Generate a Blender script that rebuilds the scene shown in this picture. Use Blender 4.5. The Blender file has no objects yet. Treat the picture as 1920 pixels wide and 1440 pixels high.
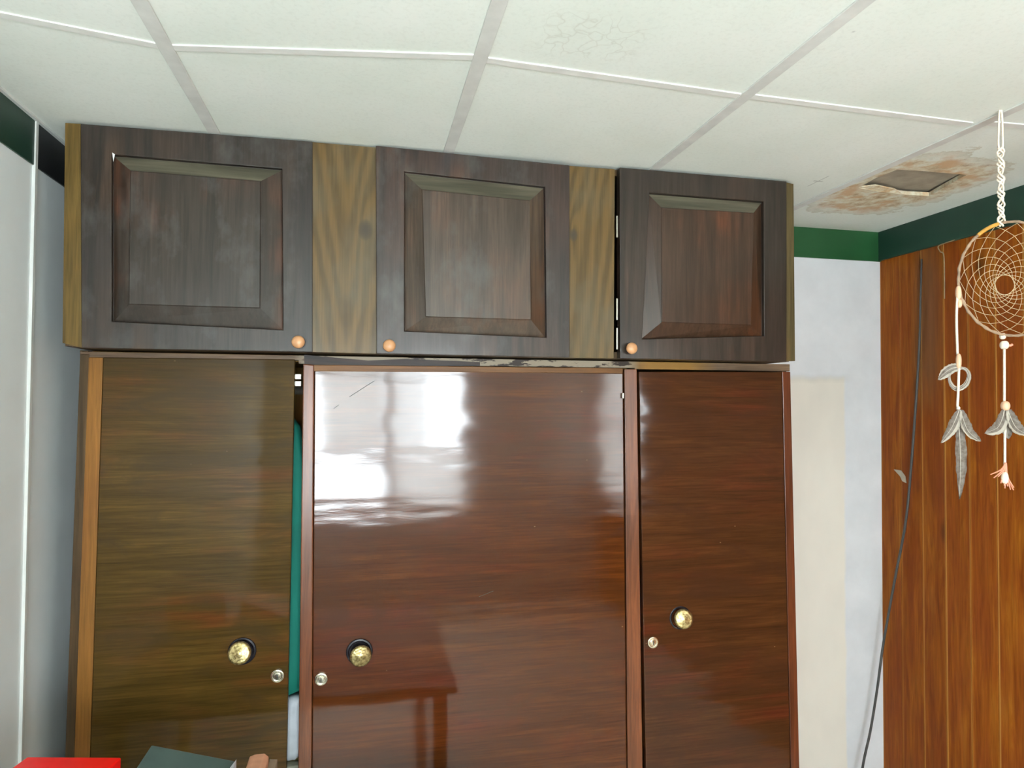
import bpy, bmesh, math, random
from mathutils import Vector, Matrix
random.seed(7)
S = bpy.context.scene
COL = S.collection

# ------------------------------------------------------------------ camera
H = 1.72                                  # eye height (m); the floor is z = 0
RX = Vector((0.97699374, 0.01115594, 0.212976))
RY = Vector((-0.21318047, 0.02248085, 0.97675416))
RZ = Vector((0.00610873, -0.99968503, 0.02434188))
F = 1260.0
cd = bpy.data.cameras.new('camera'); cam = bpy.data.objects.new('camera', cd); COL.objects.link(cam)
cd.sensor_width = 36; cd.lens = F / 1920 * 36; cd.clip_start = 0.02
m = Matrix(((RX[0], -RX[1], -RX[2], 0), (RY[0], -RY[1], -RY[2], 0), (RZ[0], -RZ[1], -RZ[2], H), (0, 0, 0, 1)))
cam.matrix_world = m
S.camera = cam

def ray(px, py):
    v = Vector((px - 960, py - 720, F)); return Vector((RX.dot(v), RY.dot(v), RZ.dot(v)))
def P(px, py, D):                         # a measured photo point on the plane y = D of the room
    r = ray(px, py); r *= D / r.y; return Vector((r.x, r.y, r.z + H))
def PX(px, py, x):                        # ... on the plane x = const
    r = ray(px, py); r *= x / r.x; return Vector((r.x, r.y, r.z + H))
def PZ(px, py, z):                        # ... on the plane z = const
    r = ray(px, py); r *= (z - H) / r.z; return Vector((r.x, r.y, z))

# ------------------------------------------------------------------ light
SKY = 34.0; HORIZON = 33.0; GROUND_FILL = 66.0
w = bpy.data.worlds.new('daylight'); S.world = w; w.use_nodes = True
bg = w.node_tree.nodes['Background']
bg.inputs[0].default_value = (0.86, 0.95, 1.0, 1)
# pale sky above; brighter fill below the horizon, added to lighten the ceiling
nt = w.node_tree
tc = nt.nodes.new('ShaderNodeTexCoord'); sx = nt.nodes.new('ShaderNodeSeparateXYZ')
mr = nt.nodes.new('ShaderNodeMapRange'); cr_ = nt.nodes.new('ShaderNodeValToRGB'); mu = nt.nodes.new('ShaderNodeMath'); mu.operation = 'MULTIPLY'
mr.inputs[1].default_value = -1; mr.inputs[2].default_value = 1
nt.links.new(tc.outputs['Generated'], sx.inputs[0]); nt.links.new(sx.outputs[2], mr.inputs[0]); nt.links.new(mr.outputs[0], cr_.inputs[0])
el = cr_.color_ramp.elements
while len(el) < 4: el.new(.5)
for e_, (zz, vv) in zip(el, ((-.34, GROUND_FILL), (-.20, HORIZON), (.05, HORIZON), (.20, SKY))):
    e_.position = (zz+1)/2; e_.color = (vv/100, vv/100, vv/100, 1)
nt.links.new(cr_.outputs[0], mu.inputs[0]); mu.inputs[1].default_value = 100.0
nt.links.new(mu.outputs[0], bg.inputs[1])
S.view_settings.view_transform = 'Standard'; S.view_settings.look = 'None'
S.view_settings.gamma = 1; S.view_settings.exposure = 0.34; S.view_settings.use_curve_mapping = False
S.cycles.sample_clamp_indirect = 6.0
# room extents
XL, XR, YF, YB, ZC = -0.796, 2.0, -1.80, 2.295, 2.398
# window in the wall behind the camera
WX0, WX1, WZ0, WZ1 = -0.52, 0.86, 0.80, 2.02
pl = bpy.data.lights.new('window_portal', 'AREA'); pl.shape = 'RECTANGLE'
pl.size = WX1 - WX0; pl.size_y = WZ1 - WZ0; pl.cycles.is_portal = True
po = bpy.data.objects.new('window_portal', pl); COL.objects.link(po)
po.location = ((WX0 + WX1) / 2, YF - 0.10, (WZ0 + WZ1) / 2); po.rotation_euler = (math.radians(90), 0, 0)

# unseen window added for fill light, in the right wall behind the viewer
VY0, VY1, VZ0, VZ1 = -1.68, -.98, .90, 2.10
pl = bpy.data.lights.new('fill_window_portal', 'AREA'); pl.shape = 'RECTANGLE'
pl.size = VY1 - VY0; pl.size_y = VZ1 - VZ0; pl.cycles.is_portal = True
po = bpy.data.objects.new('fill_window_portal', pl); COL.objects.link(po)
po.location = (XR + .06, (VY0 + VY1) / 2, (VZ0 + VZ1) / 2); po.rotation_euler = (math.radians(90), 0, math.radians(90))

# ------------------------------------------------------------------ helpers
def newbm(): return bmesh.new()
def box(bm, x0, x1, y0, y1, z0, z1):
    vs = [bm.verts.new(p) for p in ((x0,y0,z0),(x1,y0,z0),(x1,y1,z0),(x0,y1,z0),(x0,y0,z1),(x1,y0,z1),(x1,y1,z1),(x0,y1,z1))]
    for f in ((0,3,2,1),(4,5,6,7),(0,1,5,4),(1,2,6,5),(2,3,7,6),(3,0,4,7)): bm.faces.new([vs[i] for i in f])
def prism(bm, pts, d):
    """pts: a closed loop of 3D points; extruded by the vector d"""
    d = Vector(d); n = len(pts)
    a = [bm.verts.new(Vector(p)) for p in pts]; b = [bm.verts.new(Vector(p) + d) for p in pts]
    bm.faces.new(a); bm.faces.new(b[::-1])
    for i in range(n): bm.faces.new((a[i], b[i], b[(i+1) % n], a[(i+1) % n]))
def tube(bm, pts, r, n=8, closed=False, caps=True):
    pts = [Vector(p) for p in pts]; rings = []; N = len(pts); up = None
    for i, p in enumerate(pts):
        a = pts[(i-1) % N] if (closed or i > 0) else p; b = pts[(i+1) % N] if (closed or i < N-1) else p
        t = (b - a).normalized()
        if up is None:
            up = t.orthogonal().normalized()
        up = (up - t * up.dot(t)).normalized(); s = t.cross(up)
        rr = r(i / max(1, N-1)) if callable(r) else r
        rings.append([bm.verts.new(p + (up * math.cos(2*math.pi*k/n) + s * math.sin(2*math.pi*k/n)) * rr) for k in range(n)])
    for i in range(N if closed else N-1):
        A, B = rings[i], rings[(i+1) % N]
        for k in range(n): bm.faces.new((A[k], A[(k+1) % n], B[(k+1) % n], B[k]))
    if caps and not closed:
        bm.faces.new(rings[0][::-1]); bm.faces.new(rings[-1])
def lathe(bm, c, axis, prof, n=32):
    """prof: (distance along axis, radius)"""
    axis = Vector(axis).normalized(); u = axis.orthogonal().normalized(); v = axis.cross(u); c = Vector(c); rings = []
    for t, r in prof:
        rings.append([bm.verts.new(c + axis*t + (u*math.cos(2*math.pi*k/n) + v*math.sin(2*math.pi*k/n)) * max(r, 1e-5)) for k in range(n)])
    for A, B in zip(rings, rings[1:]):
        for k in range(n): bm.faces.new((A[k], A[(k+1) % n], B[(k+1) % n], B[k]))
    bm.faces.new(rings[0][::-1]); bm.faces.new(rings[-1])
def smooth(pts, n=6):
    pts = [Vector(p) for p in pts]; out = []
    q = [pts[0]*2 - pts[1]] + pts + [pts[-1]*2 - pts[-2]]
    for i in range(1, len(q)-2):
        for k in range(n):
            t = k / n; a, b, c, d = q[i-1], q[i], q[i+1], q[i+2]
            out.append(0.5 * (2*b + (c-a)*t + (2*a-5*b+4*c-d)*t*t + (3*b-3*c+d-a)*t**3))
    out.append(pts[-1]); return out
WORLD = {}
def obj(name, bm, mat, parent=None, bevel=0, smooth_=False, seg=2, subsurf=0):
    bmesh.ops.recalc_face_normals(bm, faces=bm.faces)
    if parent is not None: o0 = WORLD[parent.name]
    else:
        xs = [v.co for v in bm.verts]
        o0 = Vector(((min(c.x for c in xs)+max(c.x for c in xs))/2, (min(c.y for c in xs)+max(c.y for c in xs))/2, min(c.z for c in xs)))
    bmesh.ops.translate(bm, verts=bm.verts, vec=-o0)
    me = bpy.data.meshes.new(name); bm.to_mesh(me); bm.free()
    if smooth_:
        for p in me.polygons: p.use_smooth = True
    o = bpy.data.objects.new(name, me); COL.objects.link(o)
    for mm in (mat if isinstance(mat, (list, tuple)) else [mat]): me.materials.append(mm)
    if parent is not None: o.parent = parent; WORLD[o.name] = o0
    else: o.location = o0; WORLD[o.name] = o0
    if bevel:
        b = o.modifiers.new('bevel', 'BEVEL'); b.width = bevel; b.segments = seg; b.limit_method = 'ANGLE'; b.angle_limit = math.radians(40)
    if subsurf:
        s = o.modifiers.new('sub', 'SUBSURF'); s.levels = subsurf; s.render_levels = subsurf
    return o
def empty(name, loc, label, cat, group=None):
    o = bpy.data.objects.new(name, None); COL.objects.link(o); o.location = loc; o.empty_display_size = .1
    o['label'] = label; o['category'] = cat
    if group: o['group'] = group
    WORLD[o.name] = Vector(loc); return o
def tag(o, label, cat, group=None):
    o['label'] = label; o['category'] = cat
    if group: o['group'] = group
    return o
def struct(name, bm, mat, label, cat, parent=None, **k):
    o = obj(name, bm, mat, parent, **k)
    if parent is None: o['kind'] = 'structure'; o['label'] = label; o['category'] = cat
    return o

# ------------------------------------------------------------------ materials
class NT:
    def __init__(s, name):
        s.m = bpy.data.materials.new(name); s.m.use_nodes = True; s.t = s.m.node_tree
        s.b = s.t.nodes['Principled BSDF']
    def n(s, typ, **k):
        nd = s.t.nodes.new(typ)
        for a, v in k.items():
            if a in ('inp',):
                for i, x in v.items(): nd.inputs[i].default_value = x
            else: setattr(nd, a, v)
        return nd
    def l(s, a, b): s.t.links.new(a, b)
    def coord(s, scale=(1,1,1), loc=(0,0,0), world=False, rot=(0,0,0)):
        mp = s.n('ShaderNodeMapping'); mp.inputs['Scale'].default_value = scale; mp.inputs['Location'].default_value = loc; mp.inputs['Rotation'].default_value = rot
        if world: g = s.n('ShaderNodeNewGeometry'); s.l(g.outputs['Position'], mp.inputs[0])
        else: g = s.n('ShaderNodeTexCoord'); s.l(g.outputs['Object'], mp.inputs[0])
        return mp.outputs[0]
    def noise(s, v, scale, detail=4, rough=.55, dist=0):
        n = s.n('ShaderNodeTexNoise'); s.l(v, n.inputs['Vector'])
        n.inputs['Scale'].default_value = scale; n.inputs['Detail'].default_value = detail
        n.inputs['Roughness'].default_value = rough; n.inputs['Distortion'].default_value = dist
        return n.outputs['Fac']
    def ramp(s, f, stops, interp='LINEAR'):
        r = s.n('ShaderNodeValToRGB'); r.color_ramp.interpolation = interp; e = r.color_ramp.elements
        while len(e) < len(stops): e.new(0.5)
        for i, (p, c) in enumerate(stops):
            e[i].position = p; e[i].color = (*c, 1) if len(c) == 3 else c
        s.l(f, r.inputs[0]); return r.outputs[0]
    def mix(s, fac, a, b, mode='MIX'):
        x = s.n('ShaderNodeMix', data_type='RGBA', blend_type=mode)
        for sock, v in ((x.inputs['Factor'], fac), (x.inputs['A'], a), (x.inputs['B'], b)):
            if isinstance(v, (int, float)): sock.default_value = v
            elif isinstance(v, tuple): sock.default_value = (*v, 1) if len(v) == 3 else v
            else: s.l(v, sock)
        return x.outputs['Result']
    def math(s, op, a, b=0.0, c=None):
        x = s.n('ShaderNodeMath', operation=op)
        for i, v in enumerate((a, b) if c is None else (a, b, c)):
            if isinstance(v, (int, float)): x.inputs[i].default_value = v
            else: s.l(v, x.inputs[i])
        return x.outputs[0]
    def bump(s, h, strength, dist=.001, normal=None):
        b = s.n('ShaderNodeBump'); b.inputs['Strength'].default_value = strength; b.inputs['Distance'].default_value = dist
        s.l(h, b.inputs['Height'])
        if normal is not None: s.l(normal, b.inputs['Normal'])
        return b.outputs[0]
    def set(s, **k):
        for a, v in k.items():
            i = s.b.inputs[a.replace('_', ' ')]
            if hasattr(v, 'is_linked') or isinstance(v, bpy.types.NodeSocket): s.l(v, i)
            elif isinstance(v, tuple) and len(v) == 3: i.default_value = (*v, 1)
            else: i.default_value = v
        return s.m
def lin(r, g, b): return tuple(((c/255)/12.92 if c/255 <= .04045 else ((c/255+.055)/1.055)**2.4) for c in (r, g, b))
def plain(name, c, rough=.6, metal=0.0, var=.12, scale=30):
    t = NT(name); n = t.noise(t.coord(), scale)
    dark = tuple(x*(1-var) for x in c); lite = tuple(min(1, x*(1+var)) for x in c)
    return t.set(Base_Color=t.ramp(n, [(.3, dark), (.7, lite)]), Roughness=rough, Metallic=metal)
def wood(name, base, accent, axis='Z', rough=.35, seed=0.0, fine=.35, blotch=(1.6, .45, .68), dark=.55, coat=0.0, spec=.22, coat_rough=.1, bumps=.15, warp=0.0, extra=None):
    t = NT(name)
    if axis == 'Z': g, g2 = (55, 55, 2.2), (14, 14, 1.0)
    else: g, g2 = (2.2, 55, 55), (1.0, 14, 14)
    v = t.coord(g, (seed, seed*1.7, seed*.6)); grain = t.noise(v, 3.0, 6, .65, .6)
    v2 = t.coord(g2, (seed*2, seed, seed)); band = t.noise(v2, 2.2, 3, .5, .9)
    v3 = t.coord((1.0, 1.0, .75) if axis == 'Z' else (.6, 1.0, 1.3), (seed*.7, seed, seed*1.3)); bl = t.noise(v3, blotch[0]*2.2, 3, .6, .4)
    bf = t.ramp(bl, [(blotch[1], (0,0,0)), (blotch[2], (1,1,1))])
    c = t.mix(bf, base, accent)
    c = t.mix(t.ramp(band, [(.38, (1,1,1)), (.62, (0,0,0))]), c, tuple(x*dark for x in base))
    gm = t.ramp(grain, [(.30, (1-fine,)*3), (.70, (1+fine*.6,)*3)])
    c = t.mix(1.0, c, gm, 'MULTIPLY')
    if extra: c = extra(t, c)
    h = t.bump(grain, bumps, .0006)
    k = dict(Base_Color=c, Roughness=rough, Normal=h)
    k['Specular IOR Level'] = spec
    if coat:
        k['Coat_Weight'] = coat; k['Coat_Roughness'] = coat_rough
        if warp:
            wv = t.noise(t.coord((.8, 1, 3.0) if axis == 'X' else (2.5, 1, .8), (seed, 0, 3)), 3.0, 2)
            wv2 = t.noise(t.coord((1.5, 1, 9.0), (seed, 0, 3)), 14.0, 3)
            hb = t.bump(wv, warp, .02); k['Coat_Normal'] = t.bump(wv2, .05, .0012, hb)
    return t.set(**k)

# plaster / painted boards
def painted(name, c, c2, rough=.55, stain=None, scale=6):
    t = NT(name); n = t.noise(t.coord(world=True), scale, 5); n2 = t.noise(t.coord(world=True), 90, 3)
    col = t.mix(t.ramp(n, [(.35, (0,0,0)), (.68, (1,1,1))]), c, c2)
    if stain: col = stain(t, col)
    return t.set(Base_Color=col, Roughness=rough, Normal=t.bump(n2, .12, .001))
def sep(t):
    g = t.n('ShaderNodeNewGeometry'); s = t.n('ShaderNodeSeparateXYZ'); t.l(g.outputs['Position'], s.inputs[0]); return s.outputs
def boxmask(t, s, v, a, b, soft):
    up = t.n('ShaderNodeMapRange', inp={1: a - soft, 2: a + soft}, clamp=True); t.l(v, up.inputs[0])
    dn = t.n('ShaderNodeMapRange', inp={1: b - soft, 2: b + soft, 3: 1, 4: 0}, clamp=True); t.l(v, dn.inputs[0])
    return t.math('MULTIPLY', up.outputs[0], dn.outputs[0])

def back_stain(t, col):
    s = sep(t); nz = t.noise(t.coord((1,1,.4), world=True), 14, 4)
    xx = t.math('ADD', s[0], t.math('MULTIPLY', t.math('SUBTRACT', nz, .5), .03))
    zz = t.math('ADD', s[2], t.math('MULTIPLY', t.math('SUBTRACT', nz, .5), .03))
    mk = t.math('MULTIPLY', boxmask(t, s, xx, 1.45, 1.832, .006), boxmask(t, s, zz, -1, 1.815, .01))
    old = t.mix(t.ramp(t.noise(t.coord((1,1,.5), world=True), 5, 3), [(.35, (0,0,0)), (.65, (1,1,1))]), lin(220,214,204), lin(228,222,211))
    col = t.mix(mk, col, old)
    e = t.math('MULTIPLY', boxmask(t, s, xx, 1.45, 1.85, .02), boxmask(t, s, zz, 1.80, 1.825, .008))
    return t.mix(t.math('MULTIPLY', e, t.math('MULTIPLY', nz, .45)), col, lin(165,165,160))
M_back = painted('white_painted_board', lin(212,214,218), lin(224,226,230), stain=back_stain)
def left_marks(t, col):
    v = t.n('ShaderNodeTexVoronoi', inp={'Scale': 2.3}); t.l(t.coord(world=True), v.inputs['Vector'])
    f = t.ramp(v.outputs['Distance'], [(0.0, (.5,.5,.5)), (.035, (0,0,0))])
    return t.mix(f, col, lin(140,140,135))
M_left = painted('pale_painted_panel', lin(232,240,240), lin(238,246,247), rough=.5, stain=left_marks)
M_front = painted('plain_painted_wall', lin(200,205,200), lin(212,216,210))
def ceil_stain(t, col):
    s = sep(t)
    fine = t.noise(t.coord((1,1,1), world=True), 26, 6, .7)
    big = t.noise(t.coord(world=True), 9, 4)
    # distance from the hole's centre, an oval
    dx = t.math('DIVIDE', t.math('SUBTRACT', s[0], 1.640), .235)
    dy = t.math('DIVIDE', t.math('SUBTRACT', s[1], 1.800), .310)
    d = t.math('POWER', t.math('ADD', t.math('POWER', t.math('ABSOLUTE', dx), 2.6), t.math('POWER', t.math('ABSOLUTE', dy), 2.6)), 1/2.6)
    d = t.math('ADD', d, t.math('MULTIPLY', t.math('SUBTRACT', big, .5), .75))
    d = t.math('ADD', d, t.math('MULTIPLY', t.math('SUBTRACT', fine, .5), .35))
    core = t.math('MULTIPLY', t.ramp(d, [(.0, (1,1,1)), (.74, (.9,.9,.9)), (.86, (.4,.4,.4)), (1.0, (0,0,0))]), boxmask(t, s, s[0], 1.462, 3, .004))
    sc = t.ramp(fine, [(.34, lin(168,140,104)), (.44, lin(196,174,138)), (.54, lin(214,204,176)), (.64, lin(224,222,206))])
    sc = t.mix(t.ramp(t.noise(t.coord((1,1,1), (4,2,0), world=True), 13, 4), [(.5, (0,0,0)), (.62, (1,1,1))]), sc, lin(200,162,118))
    col = t.mix(core, col, sc)
    halo = t.ramp(d, [(.90, (0,0,0)), (.97, (.5,.5,.5)), (1.0, (0,0,0))])
    halo = t.math('MULTIPLY', halo, boxmask(t, s, s[0], 1.462, 3, .004))
    col = t.mix(halo, col, lin(176,170,140))
    # faint dried water rings on another tile
    v = t.n('ShaderNodeTexVoronoi', feature='DISTANCE_TO_EDGE', inp={'Scale': 24.0})
    wv = t.n('ShaderNodeMix', data_type='VECTOR'); wv.inputs[0].default_value = .12
    nn = t.n('ShaderNodeTexNoise', inp={'Scale': 14.0}); t.l(t.coord(world=True), nn.inputs['Vector'])
    t.l(t.coord(world=True), wv.inputs[4]); t.l(nn.outputs['Color'], wv.inputs[5]); t.l(wv.outputs[1], v.inputs['Vector'])
    ring = t.ramp(v.outputs['Distance'], [(0.0, (1,1,1)), (.045, (.2,.2,.2)), (.10, (0,0,0))])
    mk = t.math('MULTIPLY', boxmask(t, s, s[0], .31, .50, .03), boxmask(t, s, s[1], 1.11, 1.25, .02))
    col = t.mix(t.math('MULTIPLY', t.math('MULTIPLY', ring, mk), .22), col, lin(150,140,115))
    # small pencil cross on the tile
    cx_ = t.math('SUBTRACT', s[0], 1.350); cy_ = t.math('SUBTRACT', s[1], 1.800)
    ln1 = t.math('MULTIPLY', boxmask(t, s, cx_, -.0015, .0015, .0008), boxmask(t, s, cy_, -.05, .05, .002))
    ln2 = t.math('MULTIPLY', boxmask(t, s, cy_, -.003, .003, .0015), boxmask(t, s, cx_, -.016, .016, .002))
    col = t.mix(t.math('MULTIPLY', t.math('MAXIMUM', ln1, ln2), .5), col, lin(110,108,100))
    # tiny dirt spots
    v2 = t.n('ShaderNodeTexVoronoi', inp={'Scale': 5.0}); t.l(t.coord((1,1,.01), world=True), v2.inputs['Vector'])
    col = t.mix(t.ramp(v2.outputs['Distance'], [(0.0, (.5,.5,.5)), (.022, (0,0,0))]), col, lin(110,110,105))
    return col
def ceil_mat():
    t = NT('ceiling_tile_board'); n = t.noise(t.coord(world=True), 3.0, 4); n2 = t.noise(t.coord((1,1,1), world=True), 120, 4, .7)
    n3 = t.noise(t.coord((1, .5, 1), world=True), 40, 3)
    col = t.mix(t.ramp(n, [(.35, (0,0,0)), (.65, (1,1,1))]), lin(226,232,222), lin(234,238,230))
    col = t.mix(t.ramp(n2, [(.35, (.10,.10,.10)), (.5, (0,0,0))]), col, lin(170,172,160))
    col = ceil_stain(t, col)
    return t.set(Base_Color=col, Roughness=.8, Normal=t.bump(n3, .35, .0018))
M_ceil = ceil_mat()
M_bar = painted('grey_white_tee_bar_shaded', lin(206,206,200), lin(220,220,214), rough=.45, scale=20)  # shaded tone of the long bars put into the colour
M_cross = painted('white_cross_tee_lit', lin(226,226,220), lin(236,236,230), rough=.4, scale=20)  # same bar material, its lit tone put into the colour
M_green = painted('green_painted_band', lin(26,74,38), lin(34,84,46), rough=.4)
M_green_dk = painted('dark_green_painted_band', lin(22,52,40), lin(30,62,48), rough=.4)
M_band_black = painted('near_black_band', lin(28,30,32), lin(36,38,40), rough=.45)
M_strip = painted('white_cover_strip', lin(206,210,206), lin(218,220,216), rough=.4)

def planks():
    t = NT('varnished_plank_wall'); s = sep(t)
    idx = t.math('FLOOR', t.math('DIVIDE', t.math('SUBTRACT', s[1], 2.295), .0995))
    wn = t.n('ShaderNodeTexWhiteNoise', noise_dimensions='1D'); t.l(idx, wn.inputs['W'])
    off = t.n('ShaderNodeCombineXYZ'); t.l(t.math('MULTIPLY', wn.outputs['Value'], 37.0), off.inputs[0]); t.l(t.math('MULTIPLY', wn.outputs['Value'], 11.0), off.inputs[2])
    def co(scale):
        add = t.n('ShaderNodeVectorMath', operation='ADD'); t.l(t.coord(scale, world=True), add.inputs[0]); t.l(off.outputs[0], add.inputs[1]); return add.outputs[0]
    grain = t.noise(co((1, 70, 3.0)), 2.0, 6, .65, .7)
    band = t.noise(co((1, 14, 1.3)), 2.0, 4, .6, 1.2)
    big = t.noise(co((1, 5, .9)), 2.2, 3, .6)
    c = t.ramp(band, [(.30, lin(126,60,16)), (.45, lin(144,74,18)), (.60, lin(160,92,24)), (.75, lin(176,112,40))])
    c = t.mix(t.ramp(big, [(.42, (0,0,0)), (.66, (.8,.8,.8))]), c, lin(134,64,24))
    pl_ = t.ramp(wn.outputs['Value'], [(0, (.80,.78,.76)), (.5, (1,1,1)), (1, (1.12,1.14,1.10))])
    c = t.mix(1.0, c, pl_, 'MULTIPLY')
    c = t.mix(1.0, c, t.ramp(grain, [(.3, (.72,.70,.66)), (.7, (1.15,1.15,1.15))]), 'MULTIPLY')
    v = t.n('ShaderNodeTexVoronoi', inp={'Scale': 1.0}); t.l(co((1, 7, 3.2)), v.inputs['Vector'])
    kn = t.ramp(v.outputs['Distance'], [(.0, (.85,.85,.85)), (.09, (.5,.5,.5)), (.17, (0,0,0))])
    gate = t.ramp(v.outputs['Color'], [(.55, (0,0,0)), (.6, (1,1,1))])
    c = t.mix(t.mix(1.0, kn, gate, 'MULTIPLY'), c, lin(66,30,12))
    fr = t.math('FRACT', t.math('DIVIDE', t.math('SUBTRACT', s[1], 2.295), .0995))
    ln = t.ramp(fr, [(.0, (.2,.2,.2)), (.022, (.75,.75,.75)), (.05, (0,0,0)), (.93, (0,0,0)), (.965, (.8,.8,.8)), (1.0, (.2,.2,.2))])  # pale lines at the grooves: edge highlights put into the colour
    alt = t.ramp(wn.outputs['Color'], [(.3, (.25,.25,.25)), (.7, (1,1,1))])
    c = t.mix(t.mix(1.0, ln, alt, 'MULTIPLY'), c, lin(206,150,76))
    # grey dusty patch near the top, where an old fitting was
    dust = t.math('MULTIPLY', boxmask(t, s, s[1], 2.02, 2.12, .03), boxmask(t, s, s[2], 1.75, 2.30, .10))
    c = t.mix(t.math('MULTIPLY', dust, .5), c, lin(110,84,56))
    return t.set(Base_Color=c, Roughness=.42, Specular_IOR_Level=.10, Normal=t.bump(grain, .2, .0005))
M_plank = planks()
M_plank_edge = plain('pale_highlight_plank_edge', lin(196,142,74), .5)  # flat colour with the groove highlight put in

BLACKOUT = (0, 0, 0)
def door_extra(t, c):
    n = t.noise(t.coord((2.2, 1, 1.2), (3, 0, 5)), 6, 5, .6)
    return t.mix(t.ramp(n, [(.52, (0,0,0)), (.72, (.55,.55,.55))]), c, lin(76,74,70))
CH = dict(rough=.40, fine=.34, dark=.65, coat=.5, coat_rough=.20)
M_ch1 = wood('charcoal_stained_pine_a', lin(50,42,37), lin(65,49,37), seed=1.3, extra=door_extra, **CH)
M_ch1p = wood('charcoal_stained_panel_a', lin(53,43,35), lin(76,51,38), seed=7.3, blotch=(1.8,.50,.62), extra=door_extra, **CH)
M_ch2 = wood('charcoal_stained_pine_b', lin(54,43,38), lin(72,51,40), seed=4.1, extra=door_extra, **CH)
M_ch2p = wood('charcoal_stained_panel_b', lin(70,56,44), lin(81,56,40), seed=9.9, blotch=(1.8,.50,.66), extra=door_extra, **CH)
M_ch3 = wood('charcoal_stained_pine_c', lin(51,42,35), lin(62,45,35), seed=2.2, **CH)
M_ch3p = wood('charcoal_stained_panel_c', lin(62,43,30), lin(86,48,27), seed=5.5, blotch=(1.8,.48,.70), **CH)
def pine(name, seed, knots, ctr):
    """olive-brown pine with flowing growth lines round the given knots (x, z, size)"""
    t = NT(name); s = sep(t)
    n = t.noise(t.coord((3, 1, .9), (seed, 0, 0)), 2.2, 3, .5, .3)
    ddx = t.math('SUBTRACT', s[0], ctr)
    hyp = t.math('SQRT', t.math('ADD', t.math('MULTIPLY', ddx, ddx), .0002))
    fld = t.math('ADD', t.math('SUBTRACT', t.math('MULTIPLY', hyp, 32.0), t.math('MULTIPLY', s[2], 4.2)), t.math('MULTIPLY', n, 2.2))
    kmask = None
    for kx, kz, ks in knots:
        dx = t.math('DIVIDE', t.math('SUBTRACT', s[0], kx), ks); dz = t.math('DIVIDE', t.math('SUBTRACT', s[2], kz), ks*6.5)
        r2 = t.math('ADD', t.math('MULTIPLY', dx, dx), t.math('MULTIPLY', dz, dz))
        g = t.math('DIVIDE', 1.2, t.math('ADD', r2, 1.0))
        fld = t.math('ADD', fld, g)
        dz2 = t.math('DIVIDE', t.math('SUBTRACT', s[2], kz), ks*1.5)
        q = t.math('ADD', t.math('MULTIPLY', dx, dx), t.math('MULTIPLY', dz2, dz2))
        k1 = t.ramp(q, [(.0, (1,1,1)), (.35, (.7,.7,.7)), (.9, (0,0,0))])
        kmask = k1 if kmask is None else t.mix(1.0, kmask, k1, 'LIGHTEN')
    wv = t.math('SINE', t.math('MULTIPLY', fld, 6.28)); wv = t.math('ADD', t.math('MULTIPLY', wv, .5), .5)
    grain = t.noise(t.coord((80, 60, 2.0), (seed, 0, 0)), 2.5, 5, .6)
    blot = t.noise(t.coord((2, 1, 1.2), (seed*3, 0, 0)), 4.0, 3)
    c = t.mix(t.ramp(wv, [(.15, (0,0,0)), (.9, (1,1,1))]), lin(80,62,32), lin(98,76,40))
    c = t.mix(t.ramp(blot, [(.45, (0,0,0)), (.7, (.7,.7,.7))]), c, lin(92,82,62))
    c = t.mix(1.0, c, t.ramp(grain, [(.3, (.78,.78,.78)), (.7, (1.12,1.12,1.12))]), 'MULTIPLY')
    if kmask is not None: c = t.mix(kmask, c, lin(62,54,42))
    return t.set(Base_Color=c, Roughness=.45, Specular_IOR_Level=.2, Coat_Weight=.3, Coat_Roughness=.2, Normal=t.bump(grain, .12, .0005))
M_pine1 = pine('olive_pine_knot_right', 1.0, [(-.005, 2.17, .022)], -.045)
M_pine2 = pine('olive_pine_knot_left', 6.0, [(.572, 2.19, .014)], .50)
M_strip_ol = wood('ochre_pine_edge', lin(98,78,38), lin(116,84,38), seed=3.0, rough=.4, fine=.4, dark=.8)
M_strip_gr = wood('grey_ochre_pine_edge', lin(84,72,46), lin(106,80,46), seed=8.0, rough=.4, fine=.4, dark=.8)

def lower_extra(c2, lo, hi, sd):
    def f(t, c):
        n = t.noise(t.coord((1.0, 1, 3.2), (sd, 0, sd)), 2.6, 5, .65, 1.0)
        c = t.mix(t.ramp(n, [(lo, (0,0,0)), (hi, (.85,.85,.85))]), c, c2)
        # pale pin scratches and chips
        v = t.n('ShaderNodeTexVoronoi', inp={'Scale': 9.0}); t.l(t.coord((1, .01, 1.6), (sd, 0, 0)), v.inputs['Vector'])
        return t.mix(t.ramp(v.outputs['Distance'], [(0, (.7,.7,.7)), (.03, (0,0,0))]), c, lin(150,120,90))
    return f
VN = dict(axis='X', fine=.36, dark=.68, bumps=.06, spec=.04)
M_lo1 = wood('varnished_mahogany_olive', lin(80,60,24), lin(86,50,22), seed=2.7, rough=.5, coat=.26, coat_rough=.06, warp=.10, extra=lower_extra(lin(60,46,24), .5, .66, 1.1), **VN)
M_lo2 = wood('varnished_mahogany_gloss', lin(82,40,11), lin(80,32,11), seed=5.2, rough=.30, coat=.85, coat_rough=.08, warp=.11, extra=lower_extra(lin(66,34,14), .48, .66, 2.3), **VN)
M_lo3 = wood('varnished_mahogany_red', lin(74,42,20), lin(80,34,18), seed=9.1, rough=.42, coat=.6, coat_rough=.07, warp=.25, extra=lower_extra(lin(56,32,18), .48, .66, 3.9), **VN)
M_stile_or = wood('orange_worn_stile', lin(134,90,36), lin(120,76,32), seed=1.1, rough=.5, fine=.3, dark=.85)
M_stile_red = wood('red_brown_stile', lin(104,52,26), lin(84,44,24), seed=6.1, rough=.4, fine=.3, coat=.5, coat_rough=.2)
M_side = wood('dark_brown_side', lin(84,64,38), lin(70,52,34), seed=4.4, rough=.5)
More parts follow.
